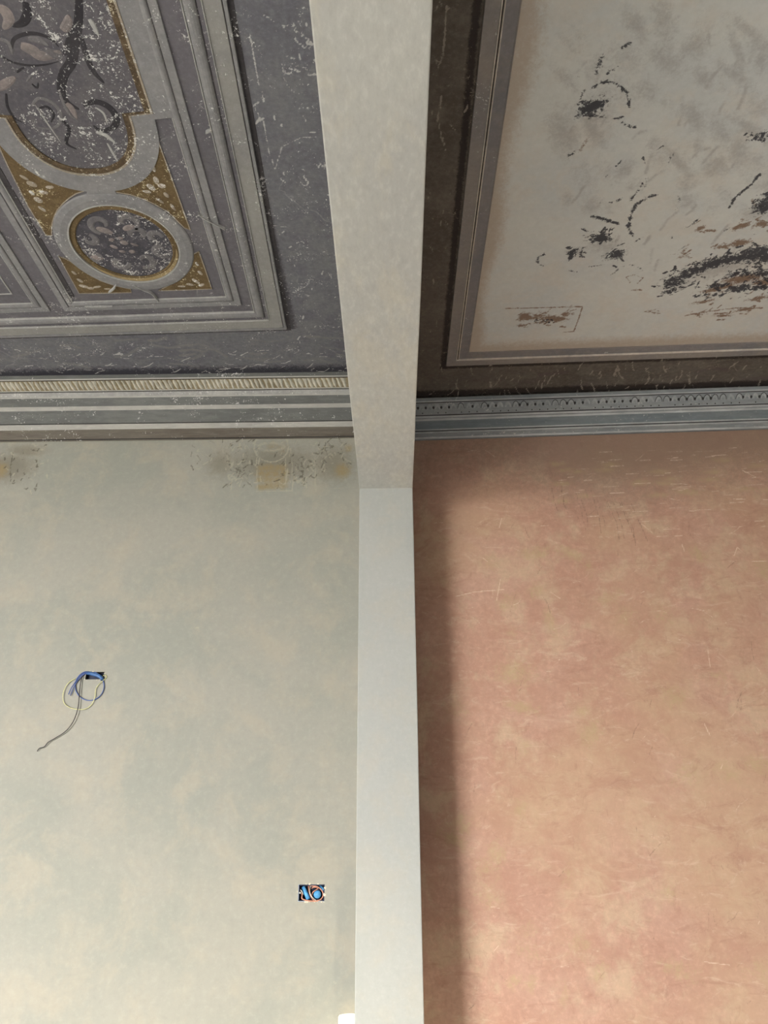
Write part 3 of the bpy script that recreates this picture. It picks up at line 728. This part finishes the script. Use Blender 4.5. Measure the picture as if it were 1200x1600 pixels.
ceiling_r = grid('ceiling.001', (0, 0, HR), (1, 0, 0), (0, 1, 0), lines(XB, 2.05, .0065, 3, XR), lines(1.3, 3.5, .0065, YB, 0, 3.6), M['r_ground'], cr, flip=True,
     kind='structure', label='dark brown ceiling of the right room round a cream panel')
QR = rect(.26, .2, 3.6, 3.141-.038*3.34, .0, 0); QR = [np.array(p) for p in ((.272, .2), (.259, 3.141), (3.6, 3.141-.038*3.341), (3.6, .2))]
def frr(name, prof, m, label=None): return fr(name, QR, prof, m, ceiling_r, HR, label)
frr('frame_flat', flat(0, .046, .010), M['r_taupe'], 'taupe outer flat of the frame')
frr('frame_line', flat(.0455, .0495, .013), M['r_light'])
frr('frame_groove', flat(.049, .0545, .007), M['r_dark'])
frr('frame_line', flat(.054, .058, .013), M['r_light'])
frr('frame_cove', [(.0575, E0), (.0575, .010), (.07, .008), (.085, .007), (.098, .007), (.098, E0)], M['r_grey'], 'grey cove of the frame')
frr('frame_line', flat(.0975, .102, .009), M['r_taupe'])
frr('frame_groove', flat(.1015, .1045, .003), M['r_dark'])
wp = WearShade(ceilR)
def margin(uu, vv, o):
    dx = uu-.372; dy = (3.02-.038*(uu-.36))-vv
    dx = dx-.015*np.sin(vv*9); a = np.clip(1.15-np.minimum(dx/(.055+.03*np.clip((2.4-vv)/1., 0, 1)), dy/.075), 0, 1)*.85; o[..., 3] = np.maximum(o[..., 3], a)
wp.f.append(margin)
S = wp.stroke; Bt = wp.blot
for p, w, am in (([(928, 134), (940, 127), (957, 127)], .008, .95), ([(957, 127), (968, 133), (980, 145), (983, 168)], .005, .8), ([(932, 112), (937, 100), (942, 88)], .009, .75), ([(950, 112), (962, 106), (970, 98)], .007, .7), ([(972, 72), (985, 66)], .006, .7),
        ([(900, 175), (905, 160), (912, 140)], .005, .55), ([(960, 184), (972, 182)], .006, .7), ([(972, 190), (985, 196), (992, 198)], .007, .75), ([(903, 118), (910, 122)], .004, .6),
        ([(963, 258), (970, 250)], .004, .7), ([(1005, 244), (1008, 255)], .005, .75), ([(1027, 232), (1036, 226)], .004, .8), ([(1044, 255), (1050, 240)], .005, .6), ([(1010, 280), (1007, 290)], .005, .6),
        ([(1024, 303), (1008, 309), (992, 320), (985, 338), (981, 355), (988, 367)], .008, .9), ([(989, 305), (985, 312), (997, 295), (1010, 278)], .006, .7), ([(923, 337), (936, 339), (950, 343), (965, 348)], .008, .9), ([(907, 356), (918, 360)], .006, .8),
        ([(940, 316), (958, 314), (970, 310)], .006, .6), ([(850, 396), (842, 400), (839, 408), (848, 414)], .007, .85), ([(890, 404), (897, 392), (903, 388)], .012, .8), ([(888, 421), (900, 424)], .006, .7), ([(992, 376), (1003, 370)], .006, .8),
        ([(1060, 304), (1062, 315), (1056, 326)], .005, .6), ([(1187, 270), (1175, 286), (1160, 298), (1148, 308), (1139, 324)], .007, .9), ([(1072, 355), (1080, 350), (1092, 340)], .006, .7), ([(920, 416), (945, 412)], .005, .6), ([(955, 428), (965, 420)], .006, .7),
        ([(1043, 366), (1050, 370)], .005, .6), ([(1060, 390), (1070, 384)], .005, .6), ([(1130, 360), (1138, 356)], .005, .7), ([(890, 242), (897, 238)], .008, .8), ([(1180, 305), (1200, 300)], .006, .7), ([(1174, 320), (1180, 310)], .006, .7),
        ([(960, 268), (945, 275)], .004, .5), ([(972, 415), (985, 412), (1000, 418), (1005, 422)], .004, .6)):
    S(0, p, w, am*.8)
for (u, v), rx, ry, am, ro in (((926, 166), .05, .03, 1., -.5), ((938, 370), .055, .028, 1., .25), ((962, 397), .045, .028, 1., -.3), ((898, 393), .03, .02, .8, -.4), ((1196, 318), .05, .05, .95, 0), ((1185, 212), .05, .02, .6, 0), ((1052, 440), .05, .05, .95, -.6), ((1070, 430), .05, .03, .9, -.4),
        ((1090, 420), .06, .03, .95, -.4), ((1115, 410), .07, .035, 1., -.3), ((1135, 405), .06, .03, .95, -.2), ((1160, 400), .08, .035, .9, -.2), ((1180, 395), .08, .05, .95, -.2), ((1200, 400), .07, .05, .95, 0), ((1160, 425), .09, .03, .7, -.2), ((1190, 425), .07, .03, .8, 0),
        ((1155, 450), .07, .025, .85, -.2), ((1120, 445), .06, .02, .7, -.3), ((1185, 448), .05, .022, .8, 0), ((1110, 460), .05, .015, .6, 0), ((1043, 455), .03, .02, .7, 0)):
    Bt(0, (u, v), rx, ry, am, ro)
    for q in range(14):
        du, dv = rng.normal(0, rx*240), rng.normal(0, ry*240); a = -.4+rng.normal(0, .5); l = rng.uniform(3, 12)
        S(0, [(u+du, v+dv), (u+du+l*math.cos(a), v+dv+l*math.sin(a))], rng.uniform(.003, .007), rng.uniform(.5, .95))
for (u, v), rx, ry, am, ro in (((1156, 378), .05, .02, .8, 0), ((1158, 352), .04, .02, .8, -.5), ((1094, 356), .02, .018, .75, -.6), ((1123, 385), .02, .014, .75, 0), ((1190, 348), .04, .02, .7, 0), ((1160, 434), .10, .03, .9, -.2), ((1120, 450), .08, .02, .8, -.3), ((1195, 440), .06, .03, .8, 0), ((1130, 492), .05, .012, .75, 0), ((1165, 482), .06, .012, .75, -.1), ((1185, 465), .05, .018, .7, -.2),
        ((1100, 470), .06, .015, .6, -.2), ((1090, 490), .05, .010, .55, 0), ((1015, 484), .02, .01, .5, 0), ((845, 496), .10, .022, .62, 0), ((820, 494), .035, .035, 1, -.9), ((815, 508), .03, .014, .6, 0), ((840, 492), .05, .010, .7, 0), ((868, 497), .06, .022, .85, .1), ((885, 490), .03, .02, .7, 0), ((845, 503), .04, .01, .6, 0), ((1065, 400), .03, .012, .5, -.4)):
    Bt(1, (u, v), rx, ry, min(1, am*1.2), ro)
    for q in range(6):
        du, dv = rng.normal(0, rx*220), rng.normal(0, ry*220); a = -.3+rng.normal(0, .5); l = rng.uniform(3, 14)
        S(1, [(u+du, v+dv), (u+du+l*math.cos(a), v+dv+l*math.sin(a))], rng.uniform(.003, .008), rng.uniform(.4, .85))
for p, w, am in (([(790, 481), (830, 480), (910, 478), (903, 500), (896, 517), (880, 518)], .0042, .8), ([(1070, 492), (1110, 485), (1150, 480), (1190, 480)], .006, .65), ([(905, 235), (915, 220), (918, 215)], .008, .5), ([(985, 440), (978, 432), (990, 428), (1005, 433), (995, 442)], .004, .6), ([(1175, 310), (1178, 318), (1190, 322)], .006, .7), ([(988, 452), (1003, 452)], .006, .7), ([(1065, 395), (1075, 380)], .01, .5)):
    S(1, p, w, am)
for i in range(5): S(0, [(822+i*6+12, 503), (825+i*6+12, 497), (829+i*6+12, 503)], .004, .65)
for i in range(70):
    Bt(2, (rng.uniform(880, 1200), rng.uniform(20, 330)), rng.uniform(.04, .14), rng.uniform(.02, .06), rng.uniform(.3, .75), rng.uniform(.5, 1.2))
rs(wp, 2, 880, 1200, 20, 480, 40, (10, 40), .008, (-1.4, -.6), (.4, .8))
for (u, v), rx, ry, am, ro in (((1130, 415), .22, .07, .8, -.3), ((1170, 440), .16, .05, .8, 0), ((945, 382), .09, .05, .7, .2), ((1060, 442), .08, .05, .7, -.5), ((930, 160), .07, .05, .6, 0), ((1185, 330), .09, .05, .7, 0), ((900, 392), .05, .03, .6, 0)):
    Bt(2, (u, v), rx, ry, am, ro)
PX0, PX1, PY1 = .36, 3.5, 3.04
Vz = HR-.004
panel = grid('cream_panel', (0, 0, Vz), (1, -.038, 0), (0, 1, 0), lines(.362, 2.0, .0048, 3.0, 3.49), lines(1.34, 3.048, .0048, .31), M['r_panel'], None, flip=True, parent=ceiling_r, label='flaking cream distemper panel with dark remnants of painted ornament')
# wear painted after placing, on the sheared sheet
me = panel.data; co = np.empty(len(me.vertices)*3, np.float32); me.vertices.foreach_get('co', co); co = co.reshape(-1, 3)
us_ = np.unique(np.round(co[:, 0], 5)); nv_ = len(co)//len(us_)
def raster(w):
    uu = co[:, 0].reshape(len(us_), nv_).astype(float); tt = co[:, 1].reshape(len(us_), nv_).astype(float)+.038*uu
    w2 = WearShade(w.conv); w2.f = []
    w2.s = []
    for ch, pts, ww, am in w.s:
        p = pts.copy(); p[:, 1] += .038*p[:, 0]; w2.s.append((ch, p, ww, am))
    w2.f = [lambda a, b, o: margin(a, b-.038*a, o)]
    return w2(uu, tt)
at = me.attributes.new('wear_shade', 'FLOAT_COLOR', 'POINT'); at.data.foreach_set('color', raster(wp).astype(np.float32).reshape(-1))

# ------------------------------------------------------------------ right cornice
PR = [(613.7, .147), (618.6, .143), (620.6, .141), (622, .134), (640.5, .098), (642.2, .092), (645.0, .090), (647, .084), (650, .082), (663.0, .060), (665.4, .060), (667, .054), (669.6, .054), (675.5, .030), (678.2, .024)]
SR = [('rc_grey', 'fillet'), ('rc_light', 'bead'), ('rc_dark', 'groove'), ('rc_grey', 'ornament_band'), ('rc_dark', 'groove'), ('rc_light', 'bead'), ('rc_grey', 'groove'), ('rc_light', 'bead'), ('rc_mid', 'cove'), ('rc_light', 'bead'), ('rc_dark', 'groove'), ('rc_light', 'fillet'), ('rc_grey', 'lower_band'), ('rc_light', 'bead')]
wyr = lambda x: RWB+RWK*x
t2, pr = cornice('trim_2', 'blue grey cornice over the terracotta wall, with a scalloped band', 900, XB, XR, wyr, PR, HR, dict(core=M['rc_grey'], strips=[(M[a], b) for a, b in SR]))
(p0, z0), (p1, z1) = pr[3], pr[4]
d = np.array([-(p1-p0), z1-z0]); L = np.linalg.norm(d); d /= L
nv = np.array([-abs(d[1]), -abs(d[0])]); nv /= np.linalg.norm(nv)
def scallop_mesh(w):
    V = []; F = []; n = 8
    c = .55*L
    for ring, (s, h) in enumerate(((1, 0), (.8, .003), (.45, .0025), (.4, .0008))):
        for i in range(n+1):
            a = math.pi*i/n
            x = w*.5*s*math.cos(a); y = c-math.sin(a)*c*.85*s
            q = d*y+nv*h; V.append((x, q[0], q[1]))
    for r_ in range(3):
        for i in range(n): F.append((r_*(n+1)+i, r_*(n+1)+i+1, (r_+1)*(n+1)+i+1, (r_+1)*(n+1)+i))
    return pyd(V, F, True)
def dot_mesh(r):
    V = []; F = []
    for s, h in ((1, .001), (.7, .004)):
        for i in range(8):
            a = 2*math.pi*i/8; q = d*(math.sin(a)*r*s*1.2)+nv*h; V.append((math.cos(a)*r*s, q[0], q[1]))
    for i in range(8): F.append((i, (i+1) % 8, 8+(i+1) % 8, 8+i))
    F.append(tuple(range(8, 16)))
    return pyd(V, F)
SM = scallop_mesh(.034); SM.materials.append(fresco('scallop_paint', (172, 175, 175), (160, 164, 166), fine=.25, flake=.2)); DM = dot_mesh(.0062); DM.materials.append(M['rc_dark'])
def arc_mesh(w):
    V = []; F = []; n = 10; c = .55*L
    for i in range(n+1):
        a = math.pi*i/n
        for s_, h in ((1.06, .0008), (1.06, .003), (.94, .003), (.94, .0008)):
            q = d*(c-math.sin(a)*c*.85*s_)+nv*h; V.append((w*.5*s_*math.cos(a), q[0], q[1]))
    for i in range(n):
        for k in range(4): F.append((4*i+k, 4*i+(k+1) % 4, 4*i+4+(k+1) % 4, 4*i+4+k))
    return pyd(V, F)
AM = arc_mesh(.033); AM.materials.append(M['rc_dark'])
DM2 = dot_mesh(.003); DM2.materials.append(M['rc_dark'])
x = .11
while x < 2.0:
    y = wyr(x)-p0-.0005
    o = bpy.data.objects.new('scallop', SM); COL.objects.link(o); o.parent = t2; o.location = (x, y, z0); o.rotation_euler = (0, 0, math.atan(RWK))
    if random.random() < .55:
        o = bpy.data.objects.new('scallop_outline', AM); COL.objects.link(o); o.parent = t2; o.location = (x, y, z0); o.rotation_euler = (0, 0, math.atan(RWK))
    for dx, dd, me_ in ((-.020, .40*L, DM), (.004, .86*L, DM2)):
        if random.random() < .25: continue
        o = bpy.data.objects.new('dart', me_); COL.objects.link(o); o.parent = t2
        xx = x+dx; o.location = (xx, wyr(xx)-p0-.0005+d[0]*dd, z0+d[1]*dd)
    x += .040

# ------------------------------------------------------------------ electrical things on the beige wall
M['blue_sleeve'] = plain('blue_plastic_sleeve', (74, 110, 160), .4)
M['navy'] = plain('navy_box_plastic', (28, 36, 62), .5)
M['blue_wire'] = plain('blue_wire_insulation', (84, 106, 164), .4)
M['yellow_wire'] = plain('pale_yellow_wire_insulation', (224, 222, 158), .4)
M['black_wire'] = plain('black_wire_insulation', (44, 36, 40), .4)
M['connector'] = plain('sky_blue_connector', (96, 172, 230), .3)
M['orange_wire'] = plain('salmon_wire_insulation', (206, 146, 122), .4)
M['chip'] = fresco('raw_plaster_edge', (214, 206, 186))
M['brass'] = plain('zinc_screw', (214, 214, 206), .35, .3)
M['dark_hole'] = fresco('hollow_masonry', (70, 64, 60))
def W3(u, v, dy=0.): x, z = wallL(u, v, YW-dy); return np.array([x, YW-dy, z])
# cavity linings are part of the wall
def lining(h, depth, m):
    x0, x1, a, b = h; V = [(x0, YW, a), (x1, YW, a), (x1, YW, b), (x0, YW, b)]; V += [(x, YW+depth, z) for x, y, z in V]
    me = pyd(V, [(4, 5, 6, 7), (0, 1, 5, 4), (1, 2, 6, 5), (2, 3, 7, 6), (3, 0, 4, 7)]); return link('cavity', me, m, far_left)
lining(SLOT, .05, M['dark_hole'])
def chips(h, n, seed):
    r = random.Random(seed); x0, x1, a, b = h
    for i in range(n):
        s = r.random()*2*((x1-x0)+(b-a)); w, g = x1-x0, b-a
        if s < w: p = (x0+s, a-.002)
        elif s < w+g: p = (x1+.002, a+s-w)
        elif s < 2*w+g: p = (x0+s-w-g, b+.002)
        else: p = (x0-.002, a+s-2*w-g)
        rr = r.uniform(.002, .0055); k = r.randrange(5, 8); V = []
        for j in range(k):
            t = 2*math.pi*j/k; V.append((p[0]+rr*math.cos(t)*r.uniform(.7, 1.5), YW-.0002, p[1]+rr*math.sin(t)*r.uniform(.5, 1)))
        V.append((p[0], YW-.0035, p[1]))
        link('plaster_chip', pyd(V, [tuple(range(k))]+[(j, (j+1) % k, k) for j in range(k)]), M['chip'], far_left, label='pale broken plaster edge')
chips(SLOT, 5, 3); chips(JB, 16, 4)
def thing(name, label, cat, loc):
    o = bpy.data.objects.new(name, None); COL.objects.link(o); o.location = loc; o['label'] = label; o['category'] = cat; return o
def part(name, me, m, root, label=None):
    me.transform(Matrix.Translation(-root.location)); return link(name, me, m, root, label=label)
base = W3(148, 1060, 0)
wb = thing('wire_bundle', 'loose blue, yellow and black wires hanging from a slot in the beige wall', 'wires', tuple(base))
def wire(px, r, m, name, label, dys):
    r *= .9; dys = [q*.33+.001 if q > 0 else q for q in dys]
    pts = [W3(u, v, dy) for (u, v), dy in zip(px, dys)]
    return part(name, tube_mesh(pts, r, 8, 6), M[m], wb, label)
part('sleeve', tube_mesh([W3(134, 1051, -.008), W3(145, 1053, .003), W3(156, 1057, .006), W3(160, 1062, .008)], .0085, 10, 6), M['blue_sleeve'], wb, 'blue corrugated sleeve end')
part('sleeve', tube_mesh([W3(150, 1057, -.015), W3(157, 1058, .001), W3(161, 1061, .004)], .0055, 10, 6), M['navy'], wb, 'dark sleeve end')
part('back_plate', box_mesh(SLOT[0]+.002, SLOT[1]-.002, YW+.02, YW+.045, SLOT[2]+.002, SLOT[3]-.002), M['navy'], wb, 'dark bottom of the slot')
bl = [(140, 1052)]+[(140+22.5*math.cos(t), 1071.5+23*math.sin(t)) for t in np.linspace(-1.9, -1.9-5.6, 16)]
wire(bl, .0024, 'blue_wire', 'blue_wire', 'blue wire coiled into a loop', [-.01]+[.012]*16)
wire([(150, 1052), (138, 1051), (128, 1054), (120, 1063), (112, 1074), (107, 1085)], .0024, 'blue_wire', 'blue_wire', 'short blue wire end', [-.012, .008, .018, .022, .025, .03])
wire([(140, 1052), (131, 1054), (123, 1062), (116, 1072), (110, 1087)], .0020, 'blue_wire', 'blue_wire', 'short blue wire end', [-.01, .008, .014, .016, .018])
wire([(118, 1060), (106, 1068), (99, 1082), (99, 1096), (106, 1104), (118, 1108), (132, 1108), (142, 1102), (148, 1090), (150, 1076), (158, 1066), (165, 1060), (166, 1056), (162, 1055), (158, 1062)], .0017, 'yellow_wire', 'yellow_wire', 'pale yellow wire in a wide loop', [.010, .016, .02, .02, .02, .02, .02, .018, .016, .014, .012, .012, .01, .006, -.01])
wire([(137, 1052), (130, 1056), (126, 1066), (124, 1085), (122, 1105), (116, 1124), (107, 1138), (98, 1146), (85, 1154), (75, 1160), (69, 1167), (62, 1169), (58, 1174)], .0021, 'black_wire', 'black_wire', 'long black wire with a kinked end', [-.015, .012, .022, .03, .034, .034, .03, .028, .026, .024, .022, .02, .02])
# junction box
jc = W3(487, 1409, 0)
jb = thing('junction_box', 'open junction box sunk in the beige wall, stuffed with blue connectors', 'box', tuple(jc))
x0, x1, z0, z1 = JB; e = .0012; dp = .05
bm = bmesh.new()
for q in ((x0+e, x0+e+.003, YW+.001, YW+dp, z0+e, z1-e), (x1-e-.003, x1-e, YW+.001, YW+dp, z0+e, z1-e), (x0+e, x1-e, YW+.001, YW+dp, z0+e, z0+e+.003), (x0+e, x1-e, YW+.001, YW+dp, z1-e-.003, z1-e), (x0+e, x1-e, YW+dp-.003, YW+dp, z0+e, z1-e)): box_bm(bm, *q)
me = bpy.data.meshes.new('mesh'); bm.to_mesh(me); bm.free(); part('housing', me, M['navy'], jb, 'navy plastic housing')
def jp(u, v, dy): return W3(u, v, dy)
part('connector', tube_mesh([jp(474, 1386, -.022), jp(482, 1405, -.006)], .0085, 14, 3), M['connector'], jb, 'sky blue push-in connector')
part('connector', tube_mesh([jp(495, 1398, -.03), jp(496, 1397.5, .004)], .0145, 18, 2), M['connector'], jb, 'round sky blue cap, seen end on')
part('connector', tube_mesh([jp(500, 1385, -.025), jp(506, 1391, -.008)], .006, 12, 2), M['connector'], jb, 'small blue connector in the corner')
def ow(px, dys, r=.0022, m='orange_wire', lb='salmon wire'): part('wire', tube_mesh([jp(u, v, dy) for (u, v), dy in zip(px, dys)], r, 8, 6), M[m], jb, lb)
ow([(484, 1384), (494, 1385), (502, 1390), (505, 1399), (500, 1406), (492, 1407.5), (486, 1401), (483, 1392), (482, 1384)], [-.02, -.004, -.002, -.003, -.002, 0, 0, -.004, -.02])
ow([(468, 1390), (472, 1397), (472, 1404), (480, 1407), (492, 1408), (503, 1405)], [-.02, -.006, -.002, 0, 0, -.01], .0026)
ow([(487, 1388), (491, 1386), (497, 1388), (489, 1394), (487, 1400)], [-.02, -.01, -.01, -.008, -.016])
ow([(467, 1388), (471, 1392), (474, 1398)], [-.02, -.003, -.012], .0018, 'brass', 'pale grey wire')
ow([(485, 1384), (484, 1393), (487, 1401), (494, 1407)], [-.015, -.002, .001, -.004], .0018, 'brass', 'pale grey wire')
part('screw', tube_mesh([jp(469, 1395, -.012), jp(469, 1395, .0)], .004, 12, 2), M['brass'], jb, 'bright screw head')
part('screw', tube_mesh([jp(506, 1397, -.01), jp(506, 1397, -.0)], .0035, 12, 2), M['brass'], jb, 'bright screw head')

# ------------------------------------------------------------------ white lamp beside the pier, only its top in view
LXc, LYc, LR, LZ = -.187, 3.49, .045, wallL(542, 1590, 3.45)[1]
lp = thing('wall_lamp', 'white cylindrical wall lamp beside the pale pier, its top rim just in view', 'lamp', (LXc, LYc, LZ-.26))
M['lamp_shade'] = plain('white_lamp_shade', (246, 244, 238), .4, 0, ((255, 232, 190), 2.2))
def cyl(cx, cy, prof, n=40):
    V = []; F = []; m = len(prof)
    for i in range(n):
        a = 2*math.pi*i/n; V += [(cx+r*math.cos(a), cy+r*math.sin(a), z) for r, z in prof]
    for i in range(n):
        j = (i+1) % n
        for k in range(m-1): F.append((i*m+k, i*m+k+1, j*m+k+1, j*m+k))
    return pyd(V, F, False)
part('shade', cyl(LXc, LYc, [(LR-.004, LZ-.25), (LR, LZ-.25), (LR, LZ-.003), (LR-.002, LZ), (.0005, LZ+.0005), (.0005, LZ-.25)]), M['lamp_shade'], lp)
part('holder', box_mesh(LXc-.035, LXc+.02, LYc+.0, YW-.001, LZ-.215, LZ-.195, bevel=.003), M['white_paint'], lp)
part('mounting_plate', box_mesh(LXc-.05, LXc+.026, YW-.012, YW-.0005, LZ-.25, LZ-.15, bevel=.003), M['white_paint'], lp)
